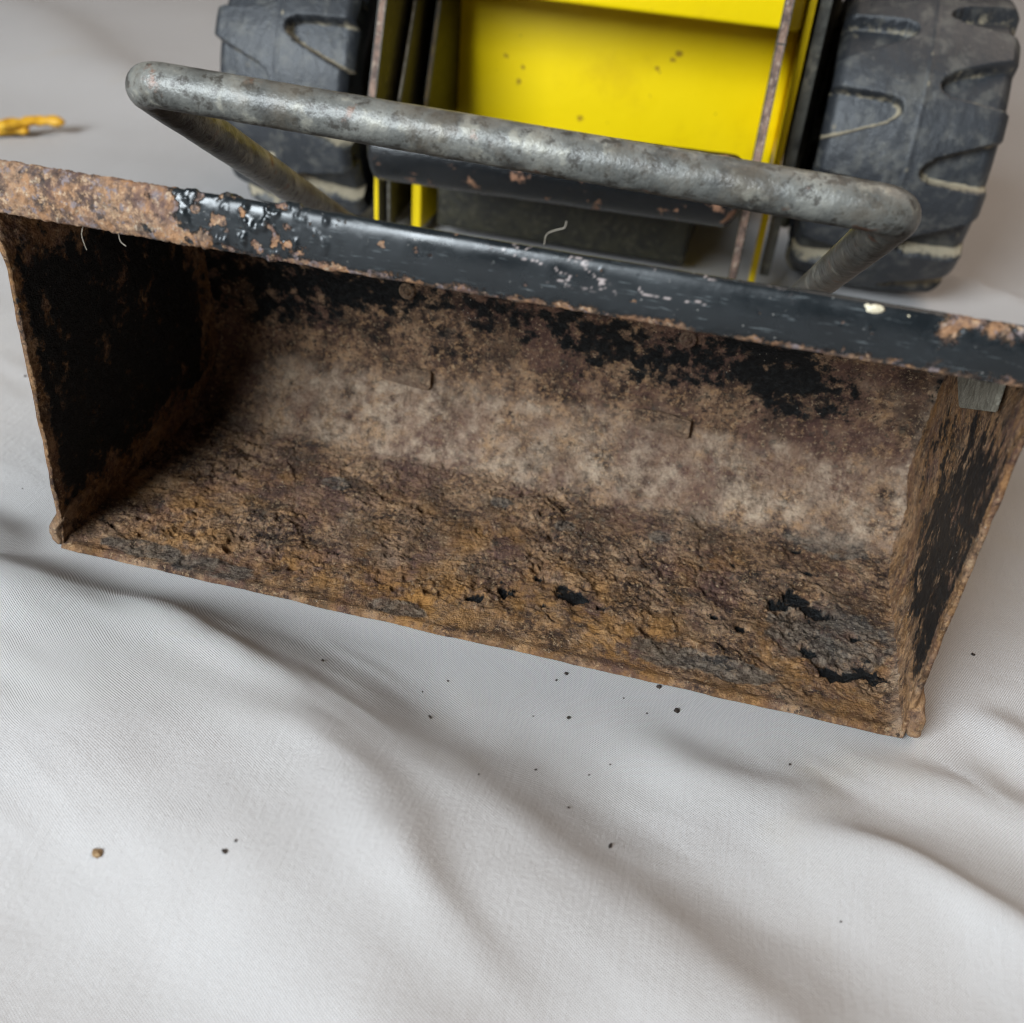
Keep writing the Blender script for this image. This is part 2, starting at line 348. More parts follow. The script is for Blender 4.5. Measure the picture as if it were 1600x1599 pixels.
def cloth_height(X, Y):
    wx, wy = 0.004 * fbm(X, Y, 0.05, 71, 3), 0.004 * fbm(X, Y, 0.05, 83, 3)
    x, y = X + wx, Y + wy
    H = fold_height(x, y, [(-0.30, 0.0), (-0.1593, -0.0222), (-0.126, -0.0257), (-0.0938, -0.0301), (-0.0629, -0.0353), (-0.0325, -0.0412), (-0.0051, -0.0505), (0.0208, -0.0626), (0.0448, -0.0728), (0.0669, -0.0826), (0.0843, -0.0927), (0.1024, -0.1026), (0.16, -0.135)], 0.0086, 0.030, 0.0178)
    H = H + fold_height(x, y, [(-0.16, -0.066), (-0.0802, -0.0733), (-0.0561, -0.0754), (-0.0321, -0.0823), (-0.0144, -0.0884), (0.002, -0.0971), (0.0123, -0.1083), (0.0218, -0.1196), (0.05, -0.16)], 0.0088, 0.024, 0.030)
    H = H + fold_height(x, y, [(-0.0201, -0.0583), (-0.0018, -0.073), (0.0099, -0.0811), (0.0245, -0.0918), (0.05, -0.11)], 0.0015, 0.007, 0.005, (0.4, 0.3))
    H = H + fold_height(x, y, [(0.0357, -0.0143), (0.061, -0.0286), (0.0923, -0.0404), (0.1136, -0.0463), (0.1274, -0.0472), (0.1415, -0.0518), (0.1597, -0.0577), (0.24, -0.09)], 0.0056, 0.016, 0.015, (0.4, 0.1))
    H = H + fold_height(x, y, [(0.10, -0.0160), (0.1131, -0.0141), (0.1323, -0.0153), (0.1465, -0.0189), (0.1665, -0.0267), (0.24, -0.05)], 0.0035, 0.010, 0.007, (0.4, 0.1))
    H = H + fold_height(x, y, [(0.1291, 0.0199), (0.1401, 0.0136), (0.1504, 0.0064), (0.1644, -0.0022), (0.23, -0.03)], 0.0035, 0.008, 0.007, (0.4, 0.1))
    H = H + fold_height(x, y, [(0.13, 0.362), (0.1617, 0.3414), (0.1808, 0.3278), (0.1973, 0.3142), (0.2233, 0.2944), (0.32, 0.22)], 0.0075, 0.030, 0.006, (0.1, 0.1))
    H = H + fold_height(x, y, [(-0.26, 0.035), (-0.1676, 0.0035), (-0.1403, -0.0039), (-0.1197, -0.0064), (-0.0958, -0.0108)], 0.0034, 0.012, 0.009, (0.2, 0.4))
    H = H + fold_height(x, y, [(-0.75, 0.75), (-0.55, 0.62), (-0.42, 0.5), (-0.30, 0.44), (-0.2, 0.42)], 0.012, 0.05, 0.03, (0.2, 0.4))
    for pts, amp, a, b in C_LINES:
        H = H + fold_height(x, y, pts, amp, a, b, (0.35, 0.35))
    ca, sa = math.cos(math.radians(-24)), math.sin(math.radians(-24)); al, ac = X * ca + Y * sa, -X * sa + Y * ca
    H = H + 0.0013 * (0.5 - np.abs(fbm(al * 0.22, ac, 0.018, 171, 3))) * sst(-0.1, 0.4, fbm(X, Y, 0.07, 177, 2))
    far = sst(0.15, 0.6, np.hypot(X, Y - 0.15))
    H = H + 0.0016 * fbm(X, Y, 0.10, 3, 3) + 0.0006 * fbm(X * 0.8 + Y * 0.9, Y - X * 0.3, 0.035, 5, 3) + far * 0.012 * fbm(X, Y, 0.35, 9, 3)
    keep = sst(0.0, 1.0, np.maximum(np.maximum(np.abs(X) - 0.124, -Y - 0.0015), Y - 0.085) / 0.02)
    kw = 1.0
    for cx, cy in ((-0.1605, 0.304), (0.121, 0.328)):
        kw = kw * sst(0.02, 0.055, np.hypot(X - cx, (Y - cy)))
    return H * keep * kw - 0.0004 * (1 - keep)
def build_cloth():
    def axis(lo, hi, d, far_lo, far_hi, g=1.07):
        c = list(np.arange(lo, hi, d)); s = d; a = lo; L = []
        while a > far_lo: s *= g; a -= s; L.append(a)
        s = d; a = c[-1]; R = []
        while a < far_hi: s *= g; a += s; R.append(a)
        return np.array(L[::-1] + c + R)
    xs = axis(-0.24, 0.24, 0.0011, -2.6, 2.6); ys = axis(-0.15, 0.05, 0.0011, -0.7, 3.6, 1.035)
    Y, X = np.meshgrid(ys, xs, indexing='ij'); Z = cloth_height(X, Y)
    me = mesh('cloth', np.stack([X, Y, Z], -1).reshape(-1, 3), gridF(len(ys), len(xs)))
    uv = me.uv_layers.new(name='weave'); an = math.radians(14)
    u = X + 0.004 * fbm(X, Y, 0.06, 31, 3) + 0.25 * Z; v = Y + 0.004 * fbm(X, Y, 0.06, 47, 3) + 0.5 * Z
    U = np.stack([u * math.cos(an) + v * math.sin(an), -u * math.sin(an) + v * math.cos(an)], -1).reshape(-1, 2)
    li = np.empty(len(me.loops), np.int32); me.loops.foreach_get('vertex_index', li)
    uv.data.foreach_set('uv', U[li].astype(np.float32).ravel())
    o = link('cloth', me, None, CLOTH); tag(o, 'pale grey cotton cloth with soft folds under the toy loader', 'cloth', kind='structure')
build_cloth()
def ground(x, y): return float(cloth_height(np.array([x]), np.array([y]))[0])

# ------------------------------------------------------------------ the toy loader
toy = bpy.data.objects.new('toy_loader', None); sc.collection.objects.link(toy); toy.empty_display_size = 0.05
tag(toy, 'old yellow toy front loader with rusted black bucket and black tyres', 'toy loader')

# ---- bucket shell: one bent sheet (floor, curved heel, back, hood running up to the rim)
FLOOR_Z = 0.0022
inner_ctrl = [(0.0006, FLOOR_Z), (0.012, FLOOR_Z + 0.0001), (0.035, FLOOR_Z + 0.0002), (0.060, 0.0027), (0.072, 0.0031), (0.0765, 0.0038), (0.0795, 0.0056), (0.085, 0.0102), (0.0905, 0.0148), (0.0955, 0.0190), (0.0975, 0.0215), (0.0980, 0.0245),
              (0.0975, 0.034), (0.0965, 0.045), (0.0945, 0.058), (0.086, 0.074), (0.062, 0.0885), (0.034, 0.0985), (0.002, 0.1085)]
PR = catmull(inner_ctrl, 16); _, LPR = resample(PR, np.array([0.0]))
def xl(s): return np.interp(s, [0, 0.077, 0.105, 0.19], [-0.1212, -0.1185, -0.1190, -0.1195])
def xr(s): return np.interp(s, [0, 0.077, 0.105, 0.19], [0.1182, 0.1220, 0.1203, 0.1205])
def build_shell():
    sd = np.r_[np.arange(0, 0.158, 0.00042), np.linspace(0.158, LPR, 26)]
    inn, _ = resample(PR, sd); N = normals2(inn)
    so = np.linspace(LPR, 0, 60); outp, _ = resample(PR, so); No = normals2(outp)
    thick = np.where(outp[:, 1] < 0.004, 0.0021, 0.0016)[:, None]
    outp = outp + No * thick
    lip = np.array([(-0.0004, 0.0002), (-0.0010, 0.0008), (-0.0007, 0.0016)])
    P = np.vstack([outp, lip, inn]); NN = np.vstack([No * 0, np.zeros((3, 2)), N])
    S = np.r_[so, 0, 0, 0, sd]; nc = 660; U = np.linspace(0, 1, nc)
    no = len(outp) + 3
    SS, UU = np.meshgrid(S, U, indexing='ij')
    X = (xl(SS) - 0.0009) * (1 - UU) + (xr(SS) + 0.0009) * UU
    PY = np.repeat(P[:, :1], nc, 1); PZ = np.repeat(P[:, 1:], nc, 1)
    isin = np.zeros(X.shape); isin[no:] = 1
    wf = 0.30 + 0.70 * sst(0.088, 0.070, SS)                   # how flaked: floor strong, heel and back weaker
    edge = np.maximum(0, np.minimum(X - xl(SS), xr(SS) - X))
    wx, wy = X + 0.002 * fbm(X, SS, 0.008, 11, 3), SS + 0.002 * fbm(X, SS, 0.008, 13, 3)
    t1 = fbm(wx, wy, 0.016, 21, 5) * 0.5 + 0.5
    t2 = fbm(wx * 0.6, wy, 0.007, 25, 4) * 0.5 + 0.5
    h = wf * (0.0034 * (terrace(t1, 6, 0.10) - 0.5) + 0.0006 * (terrace(t2, 5, 0.12) - 0.5))
    h = h + wf * 0.0005 * fbm(X, SS, 0.0035, 33, 4) + (0.30 + 0.70 * wf) * 0.00050 * fbm(X, SS, 0.0011, 41, 2)
    zone = sst(-0.25, 0.35, fbm(X, SS, 0.028, 171, 3)); pd, pid = worley(wx * 0.75, wy, 0.0105, 177)
    h = h * (0.55 + 0.75 * zone) + wf * (1 - zone) * 0.0011 * (pid - 0.5)
    gd, gid = worley(wx * 0.35, wy, 0.0042, 181); h = h + wf * zone * 0.0007 * (gid - 0.5)
    wd, wid = worley(wx, wy, 0.0050, 51)
    h = h - np.where(wid > 0.78, 1, 0) * zone * wf * 0.0014 * sst(0.42, 0.18, wd)
    # wear strip along the cutting edge, with a broken scarp behind it
    sc_ = 0.0105 + 0.0022 * fbm(X, X * 0, 0.02, 61, 4)
    strip = sst(sc_ + 0.0006, sc_ - 0.0006, SS)
    h = h * (1 - 0.55 * strip) - 0.0004 * strip
    # blown-off patches
    holes = [(0.0076, 0.0213, .0040), (0.0245, 0.0271, .0046), (0.0275, 0.0245, .0030), (-0.0005, 0.0155, .0028), (0.09, 0.0466, .0036), (0.0855, 0.0420, .0036), (0.0994, 0.0407, .0038), (0.094, 0.0425, .0036), (0.0941, 0.0232, .0028), (0.1097, 0.0204, .0036), (0.1144, 0.0176, .0036), (0.101, 0.0162, .0036), (0.1055, 0.0175, .003), (0.0906, 0.0698, .0020), (0.076, 0.0269, .0028), (0.0937, 0.059, .0018), (0.068, 0.030, .0018), (0.036, 0.0235, .0020), (-0.045, 0.022, .0016), (0.108, 0.034, .0022), (0.015, 0.030, .0018), (0.02, 0.018, .0016)]
    f = np.zeros(X.shape)
    for hx, hy, r in holes:
        f = f + np.exp(-((X - hx) ** 2 + ((SS - hy) * 1.15) ** 2) / (r * r))
    f = f * (0.85 + 0.5 * fbm(X, SS, 0.006, 95, 3)) + 0.75 * fbm(X, SS, 0.0030, 91, 5, 0.65)
    hole = sst(0.42, 0.60, f)
    h = h - 0.0016 * hole * sst(0.09, 0.07, SS)
    # weld fillets along both side walls
    bead = np.exp(-(edge / 0.0020) ** 2)
    h = h + bead * (0.0016 + 0.0008 * fbm(X, SS, 0.004, 77, 3))
    h = h * isin * sst(-0.0002, 0.003, SS)
    low = sst(0.0, 0.02, SS)
    h = np.maximum(h, -0.0019)
    Y = PY + NN[:, :1] * h; Z = PZ + NN[:, 1:] * h
    # ragged cutting edge
    rag = 0.0007 * fbm(X, X * 0 + 3.1, 0.012, 101, 5) * np.exp(-((Y) / 0.004) ** 2) * sst(0.02, 0.006, Z)
    Y = Y + rag
    # ---- colour masks
    zz = Z
    upper = sst(0.024, 0.040, zz) * isin
    big = fbm(X, zz * 1.2, 0.030, 111, 4); med = fbm(X, zz, 0.0055, 117, 4)
    blk = upper * (0.12 + 0.85 * big + 0.80 * med + 0.34 * sst(0.036, 0.058, zz) + 0.22 * sst(-0.03, -0.08, X))
    def spot(px, pz, rx, rz): return np.exp(-((X - px) / rx) ** 2 - ((zz - pz) / rz) ** 2)
    blk = blk + upper * (0.46 * spot(0.072, 0.048, 0.032, 0.012) + 0.34 * spot(0.094, 0.040, 0.014, 0.006) + 0.30 * spot(0.035, 0.050, 0.022, 0.010) + 0.22 * spot(0.008, 0.053, 0.018, 0.008)
                         + 0.35 * spot(-0.075, 0.054, 0.05, 0.010) - 0.45 * spot(0.090, 0.056, 0.010, 0.005) - 0.5 * spot(0.112, 0.05, 0.009, 0.02))
    blk = np.where(isin > 0, blk, 0.6); blk[len(outp):no] = 0.0
    blk = np.maximum(blk, (0.36 * hole + 0.44 * sst(0.10, 0.75, f)) * sst(0.09, 0.07, SS))
    blk = blk + (0.30 * sst(0.02, 0.30, fbm(X, SS, 0.014, 121, 4)) * sst(-0.06, 0.06, X) + 0.34 * sst(0.22, 0.42, fbm(X, SS, 0.0045, 123, 4)) * sst(-0.10, 0.02, X)) * sst(0.080, 0.06, SS) * sst(0.004, 0.014, SS)
    dust = sst(0.071, 0.080, SS) * sst(0.1095, 0.1015, SS + 0.005 * fbm(X, SS, 0.01, 133, 3)) * (0.80 + 0.7 * fbm(X, SS, 0.018, 131, 4)) + 0.75 * bead * sst(0.02, 0.06, X) + 0.28 * sst(0.1, 0.5, fbm(X, SS, 0.02, 137, 4))
    dust = dust * sst(-0.118, -0.09, X) * isin
    org = (0.14 + 1.1 * fbm(X, SS, 0.020, 141, 4)) * sst(0.075, 0.05, SS)
    for ox, oy, r in [(0.0483, 0.0134, .016), (0.013, 0.007, .022), (-0.0227, 0.0124, .02), (-0.0948, 0.0268, .016), (0.03, 0.019, .015), (0.09, 0.006, .02)]:
        org = org + 0.38 * np.exp(-((X - ox) ** 2 + (SS - oy) ** 2) / r ** 2)
    gry = np.zeros(X.shape)
    for gx, gy, rx, ry in [(-0.0771, 0.0035, .016, .0045), (-0.098, 0.005, .014, .004), (-0.0195, 0.0040, .008, .0035), (0.0573, 0.0100, .014, .005), (0.075, 0.009, .012, .004), (0.0172, 0.058, .0035, .0035), (-0.0586, 0.0553, .005, .004), (0.0476, 0.0617, .0035, .0035), (0.1016, 0.0755, .013, .006), (-0.005, 0.064, .004, .003), (0.10, 0.032, .018, .014)]:
        q = ((X - gx) / rx) ** 2 + ((SS - gy) / ry) ** 2 + 0.8 * fbm(X, SS, 0.006, 151, 3)
        gry = np.maximum(gry, sst(1.15, 0.75, q))
    me = mesh('bucket', np.stack([X, Y, Z], -1).reshape(-1, 3), gridF(len(S), nc)[:, ::-1], True, dict(black=blk, dust=np.clip(dust, 0, 1), orange=np.clip(org, 0, 1), grey=gry * isin))
    return link('bucket', me, toy, RUST)
bucket = build_shell()

# ---- side walls
def build_wall(sgn):
    nz, nu = 250, 230
    zs = np.linspace(0.0006, 0.1075, nz)
    yf = np.interp(zs, [0, 0.02, 0.10, 0.11], [0.0002, 0.0012, 0.0030, 0.0035])
    back = PR[PR[:, 1] >= 0.0021]
    # rear outline of the wall: the bent sheet, single-valued in height
    i = np.argsort(PR[:, 1]); yb = np.interp(zs, PR[i, 1], PR[i, 0]) ; yb = np.where(zs < 0.0045, np.interp(zs, [0, 0.0045], [0.0765, 0.0785]), yb)
    u = np.r_[np.linspace(1, 0, 30), np.linspace(0, 1, nu)]; outside = np.r_[np.ones(30), np.zeros(nu)]
    U, Zg = np.meshgrid(u, zs); OUT = np.repeat(outside[None], nz, 0)
    YF = np.repeat(yf[:, None], len(u), 1); YB = np.repeat(yb[:, None] + 0.0022, len(u), 1)
    YF = YF + 0.0006 * fbm(Zg, Zg * 0 + sgn, 0.008, 201 + sgn, 5)
    Y = YF + (YB - YF) * U
    S = np.interp(Zg, [0, 0.02, 0.10], [0, 0.105, 0.19]) * U
    x0 = (xr(S) if sgn > 0 else xl(S))
    t = 0.0013 + 0.0004 * fbm(Y, Zg, 0.01, 231, 3)
    X = x0 + sgn * (OUT * t)
    flare = sst(0.086, 0.106, Zg) * np.exp(-(Y - YF) / 0.02)
    X = X + sgn * 0.0055 * flare
    dy, dz = Y + 0.002 * fbm(Y, Zg, 0.008, 211, 3), Zg
    rustw = np.maximum.reduce([sst(0.0055, 0.001, Y - YF), sst(0.024, 0.006, Zg + 0.3 * Y * 0), sst(0.020, 0.004, YB - Y), sst(0.08, 0.095, Zg)])
    hh = rustw * (0.0016 * (terrace(fbm(dy, dz, 0.010, 215, 4) * 0.5 + 0.5, 6) - 0.5) + 0.0005 * fbm(Y, Zg, 0.002, 219, 3)) + 0.00025 * fbm(Y, Zg, 0.004, 223, 4)
    X = X - sgn * hh * (1 - OUT)
    rn = fbm(Y * 1.3 - Zg * 0.4, Zg * 0.8 + Y * 0.3, 0.018, 227, 5, 0.6)
    blk = 0.84 - 0.78 * rustw + 0.75 * rn + 0.35 * fbm(Y, Zg, 0.005, 233, 4)
    if sgn > 0:
        blk = blk - 0.06 - 0.45 * sst(0.070, 0.090, Zg + 0.25 * Y) - 0.45 * sst(0.045, 0.070, Y)
    else:
        blk = blk + 0.06
    dust = 0.35 * sst(0.1, 0.6, fbm(Y, Zg, 0.006, 229, 4)) * (1 if sgn > 0 else 0.3) + (0.7 * sst(0.006, 0.001, YB - Y) if sgn > 0 else 0)
    org = 0.35 + 0.5 * rn
    F = gridF(nz, len(u))
    me = mesh('side_wall', np.stack([X, Y, Zg], -1).reshape(-1, 3), F if sgn > 0 else F[:, ::-1], True, dict(black=blk, dust=dust, orange=np.clip(org, 0, 1), grey=0 * X))
    link('side_wall', me, bucket, RUST)
build_wall(-1); build_wall(1)

# ---- rust-thickened shoes at the two lower front corners
def build_shoe(sgn):
    th = np.linspace(0, 2 * np.pi, 72, endpoint=False); ph = np.linspace(-np.pi / 2, np.pi / 2, 40)
    PH, TH = np.meshgrid(ph, th, indexing='ij'); e = 0.55
    sp = lambda v: np.sign(v) * np.abs(v) ** e
    cx = sgn * (0.1212 if sgn > 0 else 0.1236)
    X = cx + 0.0021 * sp(np.cos(PH)) * sp(np.cos(TH)); Y = 0.0068 + 0.0078 * sp(np.cos(PH)) * sp(np.sin(TH)); Z = 0.0067 + 0.0068 * sp(np.sin(PH))
    X = X - sgn * 0.0016 * sst(0.006, 0.0135, Z) ; Y = Y + 0.0035 * sst(0.008, 0.0135, Z)
    d = 0.0008 * fbm(Y + X, Z, 0.004, 301 + sgn, 4); X = X + sgn * d; Y = Y - 0.6 * d
    me = mesh('corner_shoe', np.stack([X, Y, Z], -1).reshape(-1, 3), gridF(40, 72, False, True)[:, ::-1], True, dict(black=0 * X + 0.05, dust=0 * X + 0.25, orange=0 * X + 0.5, grey=0 * X))
    link('corner_shoe', me, bucket, RUST)
build_shoe(-1); build_shoe(1)

# ---- rim: folded flange along the top edge
def build_rim():
    sec = catmull([(0.0055, 0.1075), (0.0035, 0.1035), (0.0008, 0.1024), (-0.0016, 0.1024), (-0.0024, 0.1032), (-0.0029, 0.1048), (-0.0031, 0.1070), (-0.0030, 0.1095), (-0.0026, 0.1122), (-0.0019, 0.1140), (-0.0009, 0.1148), (0.0006, 0.1144), (0.0034, 0.1124), (0.0058, 0.1098), (0.0055, 0.1075)], 8)[:-1]
    L = np.linalg.norm(np.diff(np.vstack([sec, sec[:1]]), axis=0), axis=1).sum()
    sec, _ = resample(np.vstack([sec, sec[:1]]), np.linspace(0, L, 84, endpoint=False))
    Nn = normals2(np.vstack([sec[-1:], sec, sec[:1]]))[1:-1]
    if (Nn * (sec - sec.mean(0))).sum() < 0: Nn = -Nn
    xs = np.arange(-0.1285, 0.1301, 0.00031); nx = len(xs)
    X, K = np.meshgrid(xs, np.arange(len(sec)), indexing='ij'); a = K / len(sec) * L
    Yb, Zb = sec[K, 0], sec[K, 1]
    front = sst(0.001, -0.0015, Yb)
    n1 = fbm(X, a, 0.010, 401, 5); n2 = fbm(X, a, 0.004, 405, 4)
    bound = -0.072 + 0.030 * n1
    rust = sst(bound + 0.016, bound - 0.010, X) * 0.95
    bl = sst(-0.080, -0.066, X) * sst(-0.020, -0.050, X)
    rust = np.maximum(rust, bl * sst(-0.15, 0.40, n2 + 0.35 * n1 - 0.02) * 0.8)
    low = sst(0.1066, 0.1030, Zb + 0.0022 * n1) * front
    rust = np.maximum(rust, low * (0.58 + 0.40 * fbm(X, a * 0, 0.02, 411, 4)))
    rgt = sst(0.088, 0.100, X)
    rust = np.maximum(rust, rgt * (0.25 + 0.9 * n1 + 0.3 * sst(0.108, 0.114, Zb)))
    rust = np.maximum(rust, 0.55 * sst(0.36, 0.5, n2))
    blister = bl * sst(0.05, 0.40, fbm(X, a, 0.0055, 421, 3))
    h = rust * (0.0009 * (terrace(fbm(X, a, 0.006, 431, 4) * 0.5 + 0.5, 5) - 0.5) + 0.00055 * fbm(X, a, 0.0020, 435, 4)) + (1 - rust) * 0.00022 * fbm(X, a, 0.018, 437, 3)
    h = h + 0.0010 * blister * (1 - rust * 0.6) + 0.00018 * (rust < 0.45) * (1 - bl) * 0 + 0.0004 * fbm(X, X * 0, 0.06, 443, 3)
    endt = sst(-0.1285, -0.1275, X) * sst(0.1301, 0.1290, X)
    Y = Yb * endt + (1 - endt) * 0.001 + Nn[K, 0] * h; Z = Zb * endt + (1 - endt) * 0.108 + Nn[K, 1] * h
    vein = sst(0.014, 0.003, np.abs(fbm(X * 0.55, a * 1.4, 0.016, 451, 5))) * sst(-0.012, 0.005, X) * sst(0.068, 0.050, X) * sst(0.1075, 0.1095, Zb) * front
    vein = vein * sst(-0.15, 0.15, fbm(X, a, 0.012, 455, 3))
    me = mesh('rim', np.stack([X, Y, Z], -1).reshape(-1, 3), gridF(nx, len(sec), False, True), True, dict(rust=rust, dust=np.clip(vein, 0, 1) * 0.8))
    return link('rim', me, bucket, RIM)
build_rim()

# ---- small pieces on the bucket
def rounded(name, c, half, mat, parent, e=0.4, jit=0.0, seed=0, n=(18, 30), extra=None):
    th = np.linspace(0, 2 * np.pi, n[1], endpoint=False); ph = np.linspace(-np.pi / 2, np.pi / 2, n[0])
    PH, TH = np.meshgrid(ph, th, indexing='ij'); sp = lambda v: np.sign(v) * np.abs(v) ** e
    D = np.stack([sp(np.cos(PH)) * sp(np.cos(TH)), sp(np.cos(PH)) * sp(np.sin(TH)), sp(np.sin(PH))], -1)
    if jit: D = D * (1 + jit * fbm(D[..., 0] + D[..., 2] * 0.7, D[..., 1] - D[..., 2] * 0.5, 0.8, seed, 3)[..., None])
    V = D * np.asarray(half) + np.asarray(c)
    at = {k: np.full(PH.shape, v) for k, v in (extra or {}).items()}
    return link(name, mesh(name, V.reshape(-1, 3), gridF(n[0], n[1], False, True), True, at), parent, mat)
rx = dict(black=0.05, dust=0.2, orange=0.15, grey=0.35)
for cx, hx, sd_ in ((-0.0488, 0.0092, 3), (0.0404, 0.0098, 8)):
    o = rounded('stamped_tab', (0, 0, 0), (hx, 0.0012, 0.0036), RUST, bucket, 0.28, 0.10, sd_, extra=rx)
    o.location = (cx, 0.0975, 0.0240); o.rotation_euler = (0, 0, -0.10)
for k, cx in enumerate((-0.0482, 0.0440)):
    an = np.linspace(0, 2 * np.pi, 28, endpoint=False); pr = [(0.0029, 0.0006), (0.0027, -0.0004), (0.0021, -0.0008), (0.0017, -0.0003), (0.0014, -0.0002), (0.0012, -0.0010), (0.0006, -0.0015), (0.0001, -0.0016)]
    V = np.array([[(cx + r * math.cos(t), 0.0943 + y, 0.0565 + r * math.sin(t)) for t in an] for r, y in pr]).reshape(-1, 3)
    link('rivet', mesh('rivet', V, gridF(len(pr), 28, False, True), True, {k2: np.full(len(V), v) for k2, v in rx.items()}), bucket, RUST)
for k, (x, z, a, b) in enumerate([(0.0813, 0.1140, 0.0019, 0.0010), (0.0872, 0.1134, 0.0011, 0.0006), (0.0913, 0.1131, 0.0009, 0.0005)]):
    rounded('paint_chip', (x, -0.0018 + 0.0003 * k, z - 0.0004), (a, 0.0006, b), CREAM, bucket, 0.5, 0.9, 20 + k, (10, 16))
# grey folded tab where the hood laps the right side wall
box('lap_tab', (0.1178, 0.031, 0.0), (0.1196, 0.062, 0.0), GREYP, bucket, 0)
bpy.data.objects.remove(bpy.data.objects['lap_tab'])
plate('lap_tab', [(0.031, 0.0805), (0.060, 0.0662), (0.072, 0.0690), (0.070, 0.083), (0.034, 0.0965)], 0.1188, 0.1202, [make_simple('grey_lap_metal', (0.13, 0.115, 0.085), (0.22, 0.20, 0.155), (0.27, 0.25, 0.20), 220, 0.8, 0.0010)] * 2, bucket, 0.0003)

# ---- hoop handle of bent rod
def build_hoop():
    Lc, Rc = np.array([-0.0962, 0.030, 0.1280]), np.array([0.0860, 0.030, 0.1240])
    d = np.array([-0.055, 1.0, -0.575]); d /= np.linalg.norm(d)
    bar = (Rc - Lc) / np.linalg.norm(Rc - Lc); r = 0.008
    def corner(c, a, b):                          # rounded corner from direction a into direction b
        t = np.linspace(0, 1, 22)[:, None]; p0, p1 = c + a * r, c + b * r
        return (1 - t) ** 2 * p0 + 2 * t * (1 - t) * c + t ** 2 * p1
    leg = lambda c, s0, s1, n: c + d * np.linspace(s0, s1, n)[:, None]
    P = np.vstack([leg(Lc, 0.215, r, 90)[:-1], corner(Lc, d, bar), Lc + bar * np.linspace(r, np.linalg.norm(Rc - Lc) - r, 140)[1:-1, None], corner(Rc, -bar, d), leg(Rc, r, 0.215, 90)[1:]])
    n = len(P); s = np.linspace(-1, 1, n)
    tube('handle', P, 0.0053, HOOP, toy, 28, 0.00016, 3)
build_hoop()

# ---- cross tube between the lift arms
CX = -0.026
def build_cross_tube():
    a, b = np.array([-0.1085, 0.230, 0.0605]), np.array([0.0510, 0.230, 0.0630])
    t = np.linspace(0, 1, 160); P = a + (b - a) * t[:, None]
    r = 0.0146 * np.sqrt(np.clip(1 - np.clip((t - 0.965) / 0.036, 0, 1) ** 2.2, 0.02, 1)) * np.sqrt(np.clip(1 - np.clip((0.02 - t) / 0.03, 0, 1) ** 2, 0.1, 1))
    tube('cross_tube', P, r, TUBE, toy, 36, 0.00025, 17)
build_cross_tube()

# ---- lift arms: tall thin plates with rusted front edges
armpoly = [(0.230, 0.022), (0.228, 0.075), (0.245, 0.118), (0.262, 0.215), (0.285, 0.250), (0.40, 0.250), (0.40, 0.165), (0.29, 0.090), (0.262, 0.022)]
plate('lift_arm', [(0.229, 0.054)] + armpoly[1:-1] + [(0.262, 0.054)], -0.1125, -0.1090, [DARK, ARMEDGE], toy)
plate('lift_arm', armpoly, 0.0525, 0.0562, [DARK, ARMEDGE], toy)

# ---- body
body = box('body', (-0.1090, 0.320, 0.047), (0.0618, 0.47, 0.150), YEL, toy, 0.002)
box('hood', (-0.1145, 0.272, 0.1185), (0.0615, 0.472, 0.205), YEL, body, 0.0022, 3)
cpoly = [(0.271, 0.006), (0.270, 0.132), (0.30, 0.160), (0.44, 0.16), (0.44, 0.062), (0.286, 0.056), (0.280, 0.006)]
plate('chassis_plate', cpoly, -0.1185, -0.1165, [DARK, WORN], body)
plate('frame_plate', [(0.249, 0.056), (0.250, 0.075), (0.274, 0.118), (0.292, 0.24), (0.42, 0.24), (0.42, 0.056)], -0.1062, -0.1044, [DARK, WORN], body)
plate('frame_plate', [(0.269, 0.056), (0.270, 0.072), (0.287, 0.112), (0.300, 0.20), (0.42, 0.20), (0.42, 0.056)], -0.1000, -0.0980, [DARK, make_simple('brown_plate_edge', (0.06, 0.035, 0.01), (0.16, 0.09, 0.015), (0.2, 0.13, 0.03), 150, 0.6)], body)
plate('chassis_plate', cpoly, 0.0623, 0.0652, [YELD, YELD], body)
plate('guard_plate', [(0.276, 0.012), (0.276, 0.145), (0.42, 0.15), (0.42, 0.060), (0.292, 0.054), (0.286, 0.012)], 0.0668, 0.0715, [GREYP, GREYP], body)
plate('guard_plate', [(0.262, 0.006), (0.262, 0.052), (0.40, 0.052), (0.40, 0.01)], -0.1218, -0.1192, [DARK, YELD], body)
plate('chassis_foot', [(0.284, 0.004), (0.284, 0.045), (0.33, 0.045), (0.33, 0.004)], -0.1095, -0.1050, [YELD, YELD], body)
box('underbody_shade_block', (-0.098, 0.288, 0.006), (0.030, 0.46, 0.0465), DARK, body, 0.002)  # added dark block, stands in for the shaded ground under the body
box('gap_shade_block', (0.0722, 0.318, 0.022), (0.0775, 0.45, 0.190), DARK, body, 0.002)  # added dark block, stands in for the shade between guard plate and tyre
for ax0, ax1, ay in ((-0.150, -0.1180, 0.318), (0.0700, 0.105, 0.330)):
    tube('axle', np.linspace((ax0, ay, 0.068), (ax1, ay, 0.068), 6), 0.006, DARK, body, 16)

